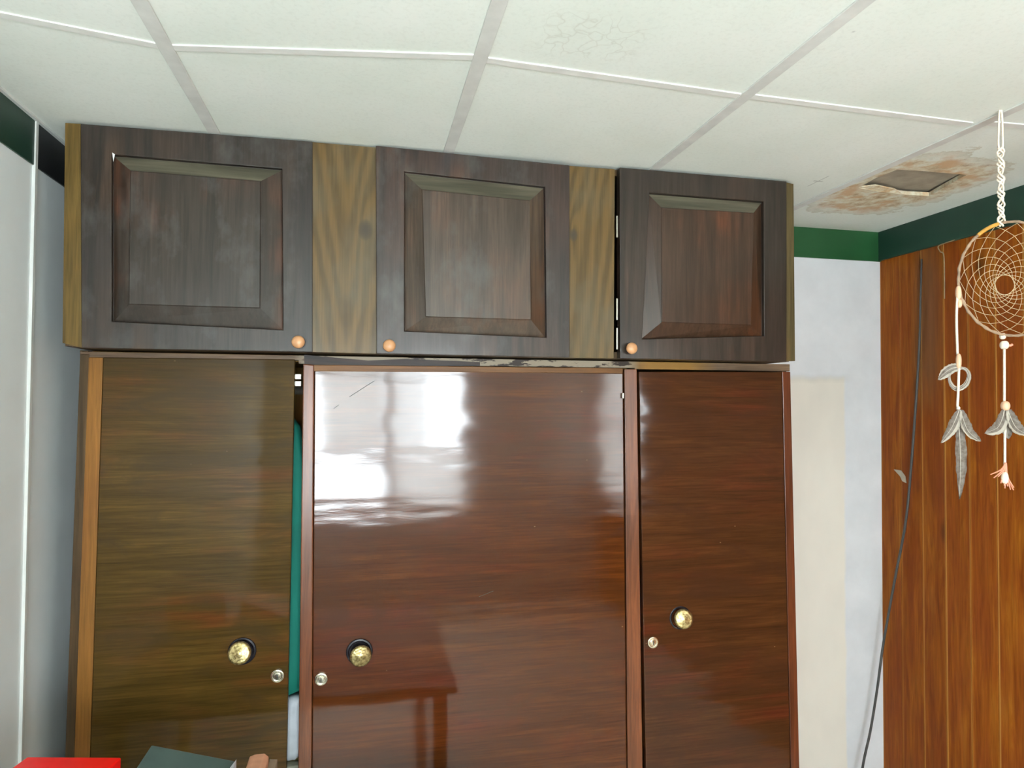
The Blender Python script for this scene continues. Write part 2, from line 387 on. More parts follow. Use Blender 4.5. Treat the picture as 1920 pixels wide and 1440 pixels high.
M_post = wood('red_brown_post', lin(118,66,36), lin(104,58,34), seed=7.7, rough=.42, coat=.6, coat_rough=.22)
def rail_extra(t, c):
    s = sep(t); n = t.noise(t.coord((1, 1, 3), (2, 0, 1), world=True), 16, 5, .6)
    yel = boxmask(t, s, s[0], .79, 1.02, .05)
    c = t.mix(t.math('MULTIPLY', yel, .8), c, lin(142,104,44))
    mid = boxmask(t, s, s[0], -.17, .79, .02)
    grey = t.mix(t.ramp(n, [(.44, (1,1,1)), (.48, (0,0,0))]), lin(142,130,112), lin(52,42,36))
    return t.mix(mid, c, grey)
M_rail = wood('worn_top_rail', lin(120,98,78), lin(104,78,54), axis='X', seed=3.3, rough=.45, extra=rail_extra)
M_lip = wood('worn_orange_top_lip', lin(128,86,46), lin(100,58,34), axis='X', seed=8.3, rough=.42)
M_in = wood('raw_pine_interior', lin(168,132,70), lin(176,120,56), seed=2.9, rough=.7, fine=.25)
M_bevel_lit = wood('lit_top_bevel', lin(96,92,76), lin(88,82,68), axis='X', seed=4.9, rough=.6, fine=.25)  # paler top bevels: light on the upward faces put into the colour
M_knobwood = plain('pale_turned_wood', lin(190,140,98), .35, var=.12, scale=60)
def brass():
    t = NT('worn_brass'); n = t.noise(t.coord(), 160, 4)
    return t.set(Base_Color=t.ramp(n, [(.35, lin(128,110,66)), (.65, lin(206,190,136))]), Metallic=.85, Roughness=.32, Normal=t.bump(n, .5, .002))
M_brass = brass()
M_black = plain('black_plastic_rose', lin(26,24,30), .25)
M_chrome = plain('chrome_lock', lin(226,222,200), .22, 1.0)
M_hole = plain('dark_keyhole', lin(34,32,28), .5)
M_hinge = plain('pale_steel_hinge', lin(190,186,172), .35, .8)

# ------------------------------------------------------------------ room shell
T = .08
bm = newbm(); box(bm, XL-T, XR+T, YF-.16, YB+T, -.06, 0)
def floor_mat():
    t = NT('pale_floor_tiles'); n = t.noise(t.coord((12, 1.5, 1)), 2, 5)
    return t.set(Base_Color=t.ramp(n, [(.3, lin(206,200,188)), (.7, lin(222,216,204))]), Roughness=.5)
struct('floor', bm, floor_mat(), 'pale floor of the room', 'floor')
bm = newbm(); box(bm, XL-T, XL, YF-.16, YB+T, 0, 2.56)
struct('wall_left', bm, M_left, 'pale painted panel wall left of the wardrobe', 'wall')
bm = newbm(); box(bm, XL, XR, YB, YB+T, 0, 2.56)
struct('wall_back', bm, M_back, 'white painted wall behind the wardrobe', 'wall')
# plank wall: a vee-grooved profile along y, extruded up
prof = [(XR+T, YF-.16), (XR+T, YB+T), (XR, YB+T)]
y = YB
prof.append((XR, y))
pw = .0995
while y - pw > YF - .1:
    prof += [(XR, y-pw+.0035), (XR+.005, y-pw+.001), (XR+.005, y-pw-.0005), (XR-.0012, y-pw-.0015), (XR-.0005, y-pw-.006)]
    y -= pw
prof.append((XR, YF-.16))
bm = newbm()
def plank_run(ya, yb, z0, z1):
    xs = [(a, b) for a, b in prof[2:] if ya <= b <= yb]
    if not xs or abs(xs[0][1] - yb) > 1e-5: xs = [(XR, yb)] + xs
    if abs(xs[-1][1] - ya) > 1e-5: xs = xs + [(XR, ya)]
    prism(bm, [(a, b, z0) for a, b in [(XR+T, ya), (XR+T, yb)] + xs], (0, 0, z1-z0))
plank_run(VY1, YB, 0, 2.56); plank_run(YF-.16, VY0, 0, 2.56); plank_run(VY0, VY1, 0, VZ0); plank_run(VY0, VY1, VZ1, 2.56)
struct('wall_right', bm, M_plank, 'orange-brown varnished wall of vertical planks', 'wall')
# front wall (behind the viewer) with the window opening
bm = newbm()
box(bm, XL, XR, YF-.16, YF, 0, WZ0); box(bm, XL, XR, YF-.16, YF, WZ1, 2.56)
box(bm, XL, WX0, YF-.16, YF, WZ0, WZ1); box(bm, WX1, XR, YF-.16, YF, WZ0, WZ1)
struct('wall_front', bm, M_front, 'plain painted wall with the window in it', 'wall')
bm = newbm(); fy0, fy1 = YF-.07, YF-.02
for a, b in ((WX0, WX0+.05), (.155, .235), (WX1-.05, WX1)): box(bm, a, b, fy0, fy1, WZ0, WZ1)
for a, b in ((WX0+.05, .155), (.235, WX1-.05)):
    for c, d in ((WZ0, WZ0+.05), (1.215, 1.255), (WZ1-.05, WZ1)): box(bm, a, b, fy0, fy1, c, d)
M_wf = plain('white_window_frame', lin(225,225,220), .4)
win = struct('window_1', bm, M_wf, 'white framed window of four lights behind the viewer', 'window')
bm = newbm(); box(bm, WX0-.03, WX1+.03, YF-.16+.1, YF+.06, WZ0-.03, WZ0)
obj('window_sill', bm, M_wf, win)
# sheer curtain in front of part of the window: pleated cloth
def curtain(name, x0, x1, z0, z1, mat, label, y0=YF+.05):
    bm = newbm(); nx, nz = 60, 8; g = []
    for i in range(nx+1):
        u = i/nx; x = x0 + (x1-x0)*u; row = []
        for k in range(nz+1):
            z = z0 + (z1-z0)*k/nz
            row.append(bm.verts.new((x + .006*math.sin(u*31+k), y0 + .014*math.sin(u*55) * (1.2 - .5*k/nz), z)))
        g.append(row)
    for i in range(nx):
        for k in range(nz): bm.faces.new((g[i][k], g[i+1][k], g[i+1][k+1], g[i][k+1]))
    return tag(obj(name, bm, mat, smooth_=True), label, 'curtain', None)
def sheer(name, transp, k=1.0):
    t = NT(name); out = t.t.nodes['Material Output']
    tr = t.n('ShaderNodeBsdfTransparent'); tl = t.n('ShaderNodeBsdfTranslucent', inp={0: (.62*k,.60*k,.56*k,1)}); di = t.n('ShaderNodeBsdfDiffuse', inp={0: (.6,.58,.55,1)})
    a = t.n('ShaderNodeMixShader', inp={0: .4}); t.l(tl.outputs[0], a.inputs[1]); t.l(di.outputs[0], a.inputs[2])
    b = t.n('ShaderNodeMixShader', inp={0: transp}); t.l(a.outputs[0], b.inputs[1]); t.l(tr.outputs[0], b.inputs[2]); t.l(b.outputs[0], out.inputs[0])
    return t.m
curtain('sheer_curtain', -.33, .13, 1.27, 2.06, sheer('sheer_cloth', .16), 'short white sheer curtain over the upper left light of the window')
curtain('sheer_curtain', .20, .50, 1.275, 2.06, sheer('sheer_cloth_d', .42), 'narrow white sheer curtain over the upper middle of the window')
curtain('sheer_curtain', .20, .90, .78, 1.258, sheer('sheer_cloth_b', .16), 'short white sheer curtain over the lower right light of the window')

bm = newbm()
for a, b, c, d in ((VY0, VY0+.045, VZ0, VZ1), (VY1-.045, VY1, VZ0, VZ1), (VY0+.045, VY1-.045, VZ0, VZ0+.045), (VY0+.045, VY1-.045, VZ1-.045, VZ1), (VY0+.045, VY1-.045, 1.48, 1.51)):
    box(bm, XR+.015, XR+.055, a, b, c, d)
struct('fill_window', bm, M_wf, 'added white framed fill-light window in the plank wall behind the viewer', 'window')
def curtain_side(y0, y1, z0, z1, mat, label):
    bm = newbm(); nx = 60; g = []
    for i in range(nx+1):
        u = i/nx; yy = y0 + (y1-y0)*u
        g.append([bm.verts.new((XR - .045 + .014*math.sin(u*48+.3*k), yy, z0 + (z1-z0)*k/6)) for k in range(7)])
    for i in range(nx):
        for k in range(6): bm.faces.new((g[i][k], g[i+1][k], g[i+1][k+1], g[i][k+1]))
    return tag(obj('sheer_curtain', bm, mat, smooth_=True), label, 'curtain')
curtain_side(VY0-.05, VY1+.05, VZ0-.08, VZ1+.05, sheer('sheer_cloth_c', .05, .62), 'white sheer curtain over the added fill-light window in the plank wall')

# unseen slab added above the suspended ceiling to keep daylight out
bm = newbm(); box(bm, XL-T, XR+T, YF-.16, YB+T, 2.56, 2.62)
struct('trim_9', bm, M_front, 'unseen slab added above the suspended ceiling to block daylight', 'ceiling slab')
# ceiling sheet with the broken hole
hole = [(1.504,1.657), (1.60,1.650), (1.738,1.649), (1.770,1.76), (1.797,1.846), (1.72,1.852), (1.60,1.842), (1.515,1.826), (1.50,1.74)]
bm = newbm(); outer = [(XL,YF), (XR,YF), (XR,YB), (XL,YB)]
ed = []
for loop in (outer, hole):
    vs = [bm.verts.new((a, b, ZC)) for a, b in loop]
    for i in range(len(vs)): ed.append(bm.edges.new((vs[i], vs[(i+1) % len(vs)])))
bmesh.ops.triangle_fill(bm, edges=ed, use_beauty=True)
r = bmesh.ops.extrude_face_region(bm, geom=bm.faces[:])
bmesh.ops.translate(bm, verts=[v for v in r['geom'] if isinstance(v, bmesh.types.BMVert)], vec=(0, 0, .012))
ceil = struct('ceiling', bm, M_ceil, 'suspended ceiling of large off-white tiles with a water-damaged hole', 'ceiling')
# old board showing through the hole, slightly tilted, with a loose flap
bm = newbm()
prism(bm, [(1.44,1.60,ZC+.0135), (1.84,1.60,ZC+.0135), (1.88,1.90,ZC+.022), (1.44,1.90,ZC+.022)], (0,0,.008))
obj('exposed_board', bm, plain('grey_brown_old_board', lin(160,150,132), .9, var=.15, scale=25), ceil)
bm = newbm()
prism(bm, [(1.515,1.826,ZC+.001), (1.60,1.842,ZC+.001), (1.70,1.849,ZC-.002), (1.65,1.828,ZC+.006), (1.56,1.808,ZC+.006)], (0,0,.003))
obj('torn_flap', bm, M_ceil, ceil)
bars = newbm()
for xs in ((-.383, -.383), (.2145, .2145), (.8145, .8145), (1.437, 1.456)):
    a, b = xs
    w2 = .0145
    prism(bars, [(a-w2, YF, ZC-.004), (a+w2, YF, ZC-.004), (b+w2, YB, ZC-.004), (b-w2, YB, ZC-.004)], (0,0,.004))
obj('main_tee_bars', bars, M_bar, ceil, bevel=.001)
cr = newbm()
segs = [((XL,1.305),(-.397,1.391)), ((-.369,1.391),(.20,1.297)), ((.229,1.302),(.80,1.331)), ((.829,1.327),(1.425,1.342)), ((1.452,1.327),(XR,1.303))]
for (ax, ay), (bx, by) in segs:
    prism(cr, [(ax, ay-.011, ZC-.003), (bx, by-.011, ZC-.003), (bx, by+.011, ZC-.003), (ax, ay+.011, ZC-.003)], (0,0,.003))
    for yy in (-1.16, 0.04):
        prism(cr, [(ax, yy-.011, ZC-.003), (bx, yy-.011, ZC-.003), (bx, yy+.011, ZC-.003), (ax, yy+.011, ZC-.003)], (0,0,.003))
obj('cross_tee_bars', cr, M_cross, ceil, bevel=.001)
# green bands under the ceiling
bz = 2.284
bm = newbm(); box(bm, XL, XL+.004, YF, 1.828, bz, ZC)
struct('trim_1', bm, M_green_dk, 'dark green painted band along the top of the left wall', 'band')
bm = newbm(); box(bm, XL, XL+.004, 1.842, YB, bz, ZC)
struct('trim_2', bm, M_band_black, 'near-black band at the top of the left wall behind the cover strip', 'band')
bm = newbm(); box(bm, XL+.004, XR, YB-.006, YB, 2.281, ZC)
struct('trim_3', bm, M_green, 'green painted band along the top of the white back wall', 'band')
bm = newbm(); box(bm, XR-.012, XR, YF, YB-.006, 2.284, ZC)
struct('trim_4', bm, M_green_dk, 'dark green band along the top of the plank wall', 'band')
bm = newbm(); box(bm, XL, XL+.007, 1.829, 1.841, 0, ZC)
struct('trim_5', bm, M_strip, 'narrow pale cover strip running up the left wall', 'cover strip')
bm = newbm(); box(bm, XL, XL+.012, YF, YB, ZC-.006, ZC)
struct('trim_6', bm, M_strip, 'thin pale edge angle where ceiling meets left wall', 'edge trim')

# ------------------------------------------------------------------ overhead cabinet
CX0, CX1, CZ0, CZ1 = -.720, 1.272, 1.8415, 2.3925
cab = empty('overhead_cabinet', (.28, 2.07, CZ0), 'dark-stained pine cabinet with three raised-panel doors, between the wardrobe and the ceiling', 'cabinet')
bm = newbm()
fy = 1.830
box(bm, CX0+.003, CX0+.02, fy+.002, YB-.01, CZ0+.004, CZ1); box(bm, CX1-.02, CX1-.003, fy+.002, YB-.01, CZ0+.002, CZ1)
box(bm, CX0+.02, CX1-.02, fy+.002, YB-.01, CZ1-.018, CZ1); box(bm, CX0+.02, CX1-.02, fy+.002, YB-.01, CZ0+.002, CZ0+.02)
box(bm, CX0+.02, CX1-.02, YB-.022, YB-.012, CZ0+.02, CZ1-.018)
for x in (-.06, .63): box(bm, x-.008, x+.008, fy+.002, YB-.022, CZ0+.02, CZ1-.018)
obj('carcass', bm, M_side, cab)
def clampz(p): return Vector((p.x, p.y, max(1.8412, min(2.3932, p.z))))
def fpoly(pts, D): return [clampz(P(x, y, D)) for x, y in pts]
# face boards
bm = newbm(); prism(bm, fpoly([(578,262),(712,276),(712,664),(578,660)], 1.816), (0, .014, 0)); obj('face_board', bm, M_pine1, cab, bevel=.001)
bm = newbm(); prism(bm, fpoly([(1060,310),(1153,317),(1151,672),(1060,673)], 1.816), (0, .014, 0)); obj('face_board', bm, M_pine2, cab, bevel=.001)
# side strips
bm = newbm(); prism(bm, fpoly([(122,230),(151,232),(153,656),(117,643)], 1.816), (0, .014, 0)); obj('edge_strip', bm, M_strip_ol, cab, bevel=.001)
bm = newbm(); prism(bm, fpoly([(1473,341),(1488,345),(1491,677),(1474,677)], 1.816), (0, .014, 0)); obj('edge_strip', bm, M_strip_gr, cab, bevel=.001)

def panel_door(outer, pout, pin, y0, mat, pmat, knob_px):
    """outer / pout / pin: pixel quads (tl, tr, br, bl); a frame with a mitred raised panel set in it"""
    O = fpoly(outer, y0); Q = [P(x, y, y0) for x, y in pout]; I = [P(x, y, y0) for x, y in pin]
    th = 1.830 - y0 - .0008
    bm = newbm()
    o = [bm.verts.new(v) for v in O]; q = [bm.verts.new(v) for v in Q]
    rec = Vector((0, .0130, 0)); qr = [bm.verts.new(v + rec) for v in Q]
    ob = [bm.verts.new(v + Vector((0, th, 0))) for v in O]
    for i in range(4):
        j = (i+1) % 4
        bm.faces.new((o[i], o[j], q[j], q[i])); bm.faces.new((q[i], q[j], qr[j], qr[i])); bm.faces.new((o[i], ob[i], ob[j], o[j]))
    bm.faces.new(ob); bm.faces.new(qr)
    d = obj('door', bm, mat, cab, bevel=.0015)
    bm = newbm()
    a = [bm.verts.new(v + Vector((0, .0115, 0))) for v in [Q[i].lerp(I[i], .03) for i in range(4)]]
    b = [bm.verts.new(v + Vector((0, -.0062, 0))) for v in I]; ab = [bm.verts.new(v.co + Vector((0, .0012, 0))) for v in a]
    c = [bm.verts.new(v + Vector((0, -.0085, 0))) for v in [I[i].lerp(I[(i+2) % 4], .006) for i in range(4)]]
    for i in range(4):
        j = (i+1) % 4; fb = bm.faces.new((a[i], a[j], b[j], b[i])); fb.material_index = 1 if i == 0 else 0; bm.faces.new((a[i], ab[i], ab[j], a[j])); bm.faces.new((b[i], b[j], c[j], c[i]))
    bm.faces.new(c); bm.faces.new(ab)
    obj('raised_panel', bm, [pmat, M_bevel_lit], d, bevel=.0006)
    k = P(*knob_px, y0 - .018); bm = newbm()
    lathe(bm, (k.x, y0+.0005, k.z), (0, -1, 0), [(0, .008), (.002, .0085), (.004, .006), (.009, .0065), (.012, .013), (.016, .0165), (.020, .016), (.024, .0115), (.026, .005), (.0265, 0)], 28)
    kk = obj('knob', bm, M_knobwood, d, smooth_=True); kk['label'] = 'pale turned wooden knob'
    return d
panel_door([(151,232),(586,265),(586,660),(153,657)], [(209,289),(529,316),(531,619),(209,603)], [(246,321),(490,341),(489,579),(243,572)], 1.812, M_ch1, M_ch1p, (559,641))
panel_door([(705,272),(1068,310),(1068,673),(706,668)], [(758,321),(1022,350),(1025,633),(758,621)], [(790,356),(993,377),(995,601),(797,595)], 1.803, M_ch2, M_ch2p, (730,648))
panel_door([(1162,314),(1475,340),(1475,678),(1163,673)], [(1218,361),(1432,378),(1433,630),(1204,636)], [(1238,390),(1411,400),(1406,611),(1238,605)], 1.803, M_ch3, M_ch3p, (1185,653))
# white chip on the left door, hinge barrels of the right door
c = P(213, 294, 1.8115); bm = newbm(); prism(bm, [c+Vector((-.003,0,.010)), c+Vector((.003,0,.006)), c+Vector((0,0,-.012))], (0,-.0012,0))
o = obj('paint_chip', bm, plain('white_chip', lin(210,210,208)), cab); o['label'] = 'white chip at the corner of the left door'
for (x, y0_, y1_) in ((1157, 405, 445), (1157, 560, 600), (1157, 615, 655)):
    bm = newbm(); tube(bm, [P(x, y0_, 1.813), P(x, y1_, 1.813)], .0028, 8)
    obj('hinge', bm, M_hinge, cab)

# ------------------------------------------------------------------ wardrobe
WY = 1.900
ward = empty('wardrobe', (.30, 2.07, 0), 'tall varnished mahogany wardrobe with three plain glossy doors, brass knobs and chrome locks', 'wardrobe')
ZT = 1.8405
def quad(name, pts, y0, y1, mat, parent, bevel=.0012):
    bm = newbm(); prism(bm, [P(x, y, y0) for x, y in pts], (0, y1-y0, 0)); return obj(name, bm, mat, parent, bevel=bevel)
def wallslab(name, x0, x1, y0, y1, z0, z1, mat, parent=None, bevel=.001):
    bm = newbm(); box(bm, x0, x1, y0, y1, z0, z1); return obj(name, bm, mat, parent or ward, bevel=bevel)
LB = .08                                             # foot of the doors
def down(px, py, D, z):                              # carry an edge that leaves the frame on down to height z
    p = P(px, py, D); return p
def colq(name, tl, tr, bl, br, y0, y1, z0, mat, parent, bevel=.0015):
    """a front piece given by four photo points; the two side lines are carried on to z0"""
    A, B, C_, D_ = P(*tl, y0), P(*tr, y0), P(*bl, y0), P(*br, y0)
    def ext(a, b):
        t = (z0 - a.z) / (b.z - a.z); return a + (b - a) * min(t, 1.9) if False else Vector((a.x + (b.x-a.x)*t, y0, z0))
    bm = newbm(); prism(bm, [A, B, ext(B, D_), ext(A, C_)], (0, y1-y0, 0)); return obj(name, bm, mat, parent, bevel=bevel)
# carcass
wallslab('side_panel', -.711, -.693, WY+.004, YB-.01, 0, ZT, M_side)
wallslab('side_panel', 1.296, 1.315, WY+.012, YB-.01, 0, ZT, M_side)
wallslab('top_board', -.693, 1.296, WY+.03, YB-.01, ZT-.018, ZT, M_in)
wallslab('back_board', -.693, 1.296, YB-.02, YB-.012, .02, ZT-.018, M_in)
wallslab('bottom_board', -.693, 1.296, WY+.02, YB-.02, .06, .08, M_in)
wallslab('kickboard', -.693, 1.296, WY+.03, WY+.045, 0, .06, M_side)
wallslab('shelf', -.692, -.136, WY+.035, YB-.022, .482, .50, M_in)
wallslab('partition', -.135, -.117, WY+.045, YB-.02, .08, ZT-.018, M_in)
wallslab('partition', .768, .786, WY+.045, YB-.02, .08, ZT-.018, M_in)
# top rail
def zc(p): return Vector((p.x, p.y, min(p.z, ZT)))
bm = newbm(); prism(bm, [zc(P(150,659,WY+.003)), zc(P(1481,680,WY+.003)), P(1481,696,WY+.003), P(1190,692,WY+.003), P(1190,690,WY+.003), P(560,682,WY+.003), P(560,676,WY+.003), P(151,674,WY+.003)], (0, .026, 0))
obj('top_rail', bm, M_rail, ward, bevel=.001)
# stiles
colq('side_edge', (150,664), (167,664), (121,1440), (139,1440), WY+.001, WY+.022, 0, M_side, ward)
o = colq('stile', (166,670), (193,670), (138,1440), (168,1440), WY-.001, WY+.018, 0, M_stile_or, ward); o['label'] = 'worn orange-brown stile'
colq('stile', (1467,697), (1482,697), (1483,1440), (1499,1440), WY+.002, WY+.020, 0, M_stile_red, ward)
post = colq('post', (1171,692), (1194,692), (1177,1440), (1205,1440), WY-.002, WY+.020, 0, M_post, ward)
# doors
d1 = colq('door', (193.5,670), (553,674), (168.5,1440), (537,1440), WY-.004, WY+.017, LB, M_lo1, ward, .002)
d2 = colq('door', (590,690), (1168,700), (585,1440), (1175,1440), WY-.004, WY+.017, LB, M_lo2, ward, .002)
d3 = colq('door', (1198,697), (1466,697), (1211,1440), (1482,1440), WY-.008, WY+.013, LB, M_lo3, ward, .002)
colq('edge_moulding', (568,682), (589,684), (559,1440), (584,1440), WY-.010, WY+.014, LB, M_post, d2, .003)
bm = newbm(); prism(bm, [P(586,684,WY-.006), P(1168,690,WY-.006), P(1168,700,WY-.006), P(586,696,WY-.006)], (0, .018, 0)); obj('top_lip', bm, M_lip, d2, bevel=.0015)
# scorched, peeled veneer wedge over the middle door
bm = newbm(); prism(bm, [P(570,665,WY+.0005), P(600,668,WY+.0005), P(690,676,WY+.0005), P(760,673,WY+.0005), P(900,679,WY+.0005), P(900,686,WY+.0005), P(700,686,WY+.0005), P(571,690,WY+.0005)], (0, .002, 0))
o = obj('peeled_veneer', bm, wood('scorched_veneer', lin(44,34,30), lin(60,40,30), axis='X', seed=2.0, rough=.4), ward); o['label'] = 'black peeled veneer under the cabinet'
# knobs with black roses, locks
def bigknob(d, rose_px, knob_px):
    y0 = WY-.006; r = P(*rose_px, y0); k = P(*knob_px, y0-.034)
    bm = newbm(); lathe(bm, (r.x, y0+.003, r.z), (0,-1,0), [(0,.035), (.003,.036), (.006,.0345), (.0065,.030), (.004,.027), (.004,0)], 40)
    rs = obj('knob_rose', bm, M_black, d, smooth_=False, bevel=.0006); rs['label'] = 'black round knob rose'
    bm = newbm(); ax = Vector((k.x-r.x, -.034, k.z-r.z)).normalized()
    lathe(bm, (r.x, y0-.001, r.z), ax, [(0,.010), (.010,.009), (.018,.014), (.022,.026), (.026,.029), (.030,.0285), (.033,.025), (.034,.0225), (.0335,.020), (.035,.017), (.0345,.011), (.036,.008), (.037,0)], 40)
    kb = obj('knob', bm, M_brass, d, smooth_=True); kb['label'] = 'worn round brass knob'
bigknob(d1, (454,1221), (448,1225)); bigknob(d2, (674,1222), (677,1232)); bigknob(d3, (1275,1158), (1283,1161))
def lock(d, px):
    p = P(*px, WY-.010); bm = newbm()
    lathe(bm, (p.x, WY-.003, p.z), (0,-1,0), [(0,.0175), (.004,.0178), (.007,.0165), (.0075,.013), (.006,.012), (.006,.0085), (.009,.008), (.0095,0)], 32)
    l = obj('lock', bm, M_chrome, d, smooth_=False, bevel=.0005); l['label'] = 'round chrome lock'
    bm = newbm(); box(bm, p.x-.0012, p.x+.0012, WY-.0132, WY-.0122, p.z-.006, p.z+.005)
    obj('keyhole', bm, M_hole, d)
lock(d1, (520,1268)); lock(d2, (602,1274)); lock(d3, (1225,1205))
# hinge clips seen in the gap beside the middle door
bm = newbm(); 
for py in (706, 719): 
    p = P(562, py, WY+.02); box(bm, p.x-.012, p.x+.004, p.y-.003, p.y+.003, p.z-.0075, p.z+.0065)
obj('hinge', bm, M_hinge, d2, bevel=.001)
# old scratches in the gloss of the middle door
for A_, B_ in (((655,744),(702,714)), ((626,766),(635,759)), ((898,1119),(925,1108))):
    bm = newbm(); tube(bm, [P(*A_, WY-.0043), P(*B_, WY-.0043)], .0007, 5)
    o = obj('scratch', bm, M_hole, d2); o['label'] = 'dark scratch in the varnish'
# small steel latch on the right post
p = P(1168, 742, WY-.012); bm = newbm(); box(bm, p.x-.002, p.x+.003, p.y-.002, p.y+.006, p.z-.008, p.z+.008)
obj('latch', bm, M_hinge, ward, bevel=.0008)

# clothes hanging inside, seen through the two gaps
def cloth(name, pts, y0, depth, mat, label, cat, folds=.006, n=26):
    """a hanging cloth: outline rows (z, x0, x1) with rounded, folded front and back"""
    bm = newbm(); rows = []
    for z, x0, x1 in pts:
        ring = []
        for k in range(n):
            a = 2*math.pi*k/n; cx, cy = (x0+x1)/2, y0+depth/2
            fx = math.copysign(abs(math.cos(a))**.6, math.cos(a)); fyy = math.copysign(abs(math.sin(a))**.6, math.sin(a))
            ring.append(bm.verts.new((cx + fx*(x1-x0)/2, cy + fyy*depth/2 + folds*math.sin(a*9 + z*3), z)))
        rows.append(ring)
    for A, B in zip(rows, rows[1:]):
        for k in range(n): bm.faces.new((A[k], A[(k+1) % n], B[(k+1) % n], B[k]))
    bm.faces.new(rows[0]); bm.faces.new(rows[-1][::-1])
    return tag(obj(name, bm, mat, smooth_=True), label, cat)
gz = lambda py: P(560, py, 1.97).z
cloth('hanging_garment', [(gz(776), -.30, -.22), (gz(786), -.32, -.195), (gz(800), -.34, -.178), (gz(900), -.36, -.150), (gz(1100), -.37, -.142), (gz(1250), -.37, -.140), (gz(1285), -.36, -.142), (gz(1301), -.34, -.21)], 1.94, .09,
      plain('teal_cloth', lin(0,112,96), .8, scale=10), 'teal garment hanging in the gap left of the middle wardrobe door', 'garment')
cloth('shopping_bag', [(gz(1302), -.20, -.150), (gz(1316), -.21, -.142), (gz(1370), -.215, -.141), (gz(1400), -.21, -.150), (gz(1412), -.205, -.17)], 1.935, .06,
      plain('white_bag_plastic', lin(205,212,222), .5, scale=20), 'white bag under the teal garment inside the wardrobe', 'bag', .002)
bm = newbm(); box(bm, -.45, -.142, 1.94, 2.2, .5005, gz(1425)); tag(obj('storage_box', bm, plain('pale_card', lin(178,178,160), .7), bevel=.003), 'pale box standing inside the wardrobe below the white bag', 'box')
bm = newbm(); box(bm, -.42, -.150, 1.960, 2.16, gz(1425)+.0005, gz(1395)); tag(obj('folded_cloth', bm, plain('khaki_cloth', lin(120,110,62), .9), bevel=.01, seg=3), 'khaki folded cloth on the pale box inside the wardrobe', 'folded cloth')
gz2 = lambda py: P(1200, py, 1.97).z
cloth('hanging_garment', [(gz2(1070), .81, .86), (gz2(1085), .80, .88), (gz2(1140), .795, .89), (gz2(1170), .80, .88)], 1.94, .06,
      plain('blue_cloth', lin(70,74,140), .8), 'blue garment inside the gap beside the right wardrobe door', 'garment')
# something must hold them: a clothes rail with hangers is out of view; keep the rail itself
bm = newbm(); tube(bm, [(-.693, 2.07, 1.745), (-.1353, 2.07, 1.745)], .012, 12); obj('clothes_rail', bm, M_hinge, ward, smooth_=True)

# ------------------------------------------------------------------ things at the foot of the picture
TZ = .80
tb = empty('low_table', (.0, 1.18, 0), 'plain wooden table below the picture edge carrying the red and grey boxes', 'table')
bm = newbm(); box(bm, -.76, .30, .72, 1.62, TZ-.03, TZ); obj('tabletop', bm, M_side, tb, bevel=.003)
for x in (-.71, .25):
    for yy in (.77, 1.57):
        bm = newbm(); box(bm, x-.022, x+.022, yy-.022, yy+.022, 0, TZ-.03); obj('leg', bm, M_side, tb, bevel=.002)
def topbox(name, D, corners_px, ztop, back, mat, label, cat, lean=0):
    pass
M_red = plain('red_card', lin(240,18,14), .35, var=.05)
rz = P(140,1421,1.42).z
a, b = PZ(54,1420,rz), PZ(222,1422,rz)
bm = newbm()
e_ = (b - a).normalized(); fr = Vector((e_.y, -e_.x, 0)) * .20
prism(bm, [(a.x,a.y,TZ+.0005), (b.x,b.y,TZ+.0005), (b.x,b.y,rz-.022), (a.x,a.y,rz-.022)], fr)
rb = tag(obj('gift_box', bm, M_red, bevel=.002), 'bright red box at the lower left corner below the wardrobe', 'box')
WORLD[rb.name] = rb.location.copy()
bm = newbm(); prism(bm, [(a.x-.004,a.y+.004,rz-.024), (b.x+.004,b.y+.004,rz-.024), (b.x+.004,b.y+.004,rz), (a.x-.004,a.y+.004,rz)], fr * 1.04)
obj('lid', bm, M_red, rb, bevel=.003)
# grey-green folder / box, tilted up to the left
M_gg = plain('grey_green_card', lin(74,92,88), .45, var=.12, scale=14)
D0 = 1.42
bm = newbm()
tl, tr = P(284,1396,D0), P(440,1426,D0+.02)
fl = Vector((-.012, -.22, -.012))
prism(bm, [tl, tl + fl, Vector((tl.x-.012, tl.y-.22, TZ+.0005)), Vector((tl.x, tl.y, TZ+.0005))], (tr.x-tl.x, .02, 0))
for v in bm.verts:
    if v.co.x > (tl.x+tr.x)/2 and v.co.z > TZ+.02: v.co.z -= (tl.z - tr.z)
gb = tag(obj('book_box', bm, M_gg, bevel=.003), 'dark grey-green box with a sloping top, right of the red box', 'box'); WORLD[gb.name] = gb.location.copy()
bm = newbm(); p = P(439, 1430, D0-.005); prism(bm, [p+Vector((-.010,0,-.012)), p+Vector((.004,0,.006)), p+Vector((.004,0,-.02))], (0,-.10,0))
o = obj('white_corner', bm, plain('white_paper_edge', lin(205,205,212), .5), gb); o['label'] = 'white paper corner'
# small crumpled carton
D1 = 1.46
pts = [P(468,1418,D1), P(478,1414,D1), P(496,1412,D1), P(504,1418,D1), P(503,1440,D1), P(466,1440,D1)]
bm = newbm()
x0, x1 = pts[0].x, pts[3].x; zt = pts[1].z
prism(bm, [pts[0], pts[1], pts[2], pts[3], Vector((x1,D1,TZ+.0005)), Vector((x0-.002,D1,TZ+.0005))], (0,-.07,0))
cb = tag(obj('small_carton', bm, plain('peach_card', lin(198,142,112), .6, scale=40), bevel=.002), 'small crumpled peach-coloured carton right of the grey-green box', 'carton'); WORLD[cb.name] = cb.location.copy()
q = P(520,1422,D1+.01); bm = newbm(); prism(bm, [Vector((x1+.0008, D1+.01, q.z)), Vector((q.x, D1+.01, q.z-.002)), Vector((q.x, D1+.01, TZ+.001)), Vector((x1+.0008, D1+.01, TZ+.001))], (0,-.05,0))
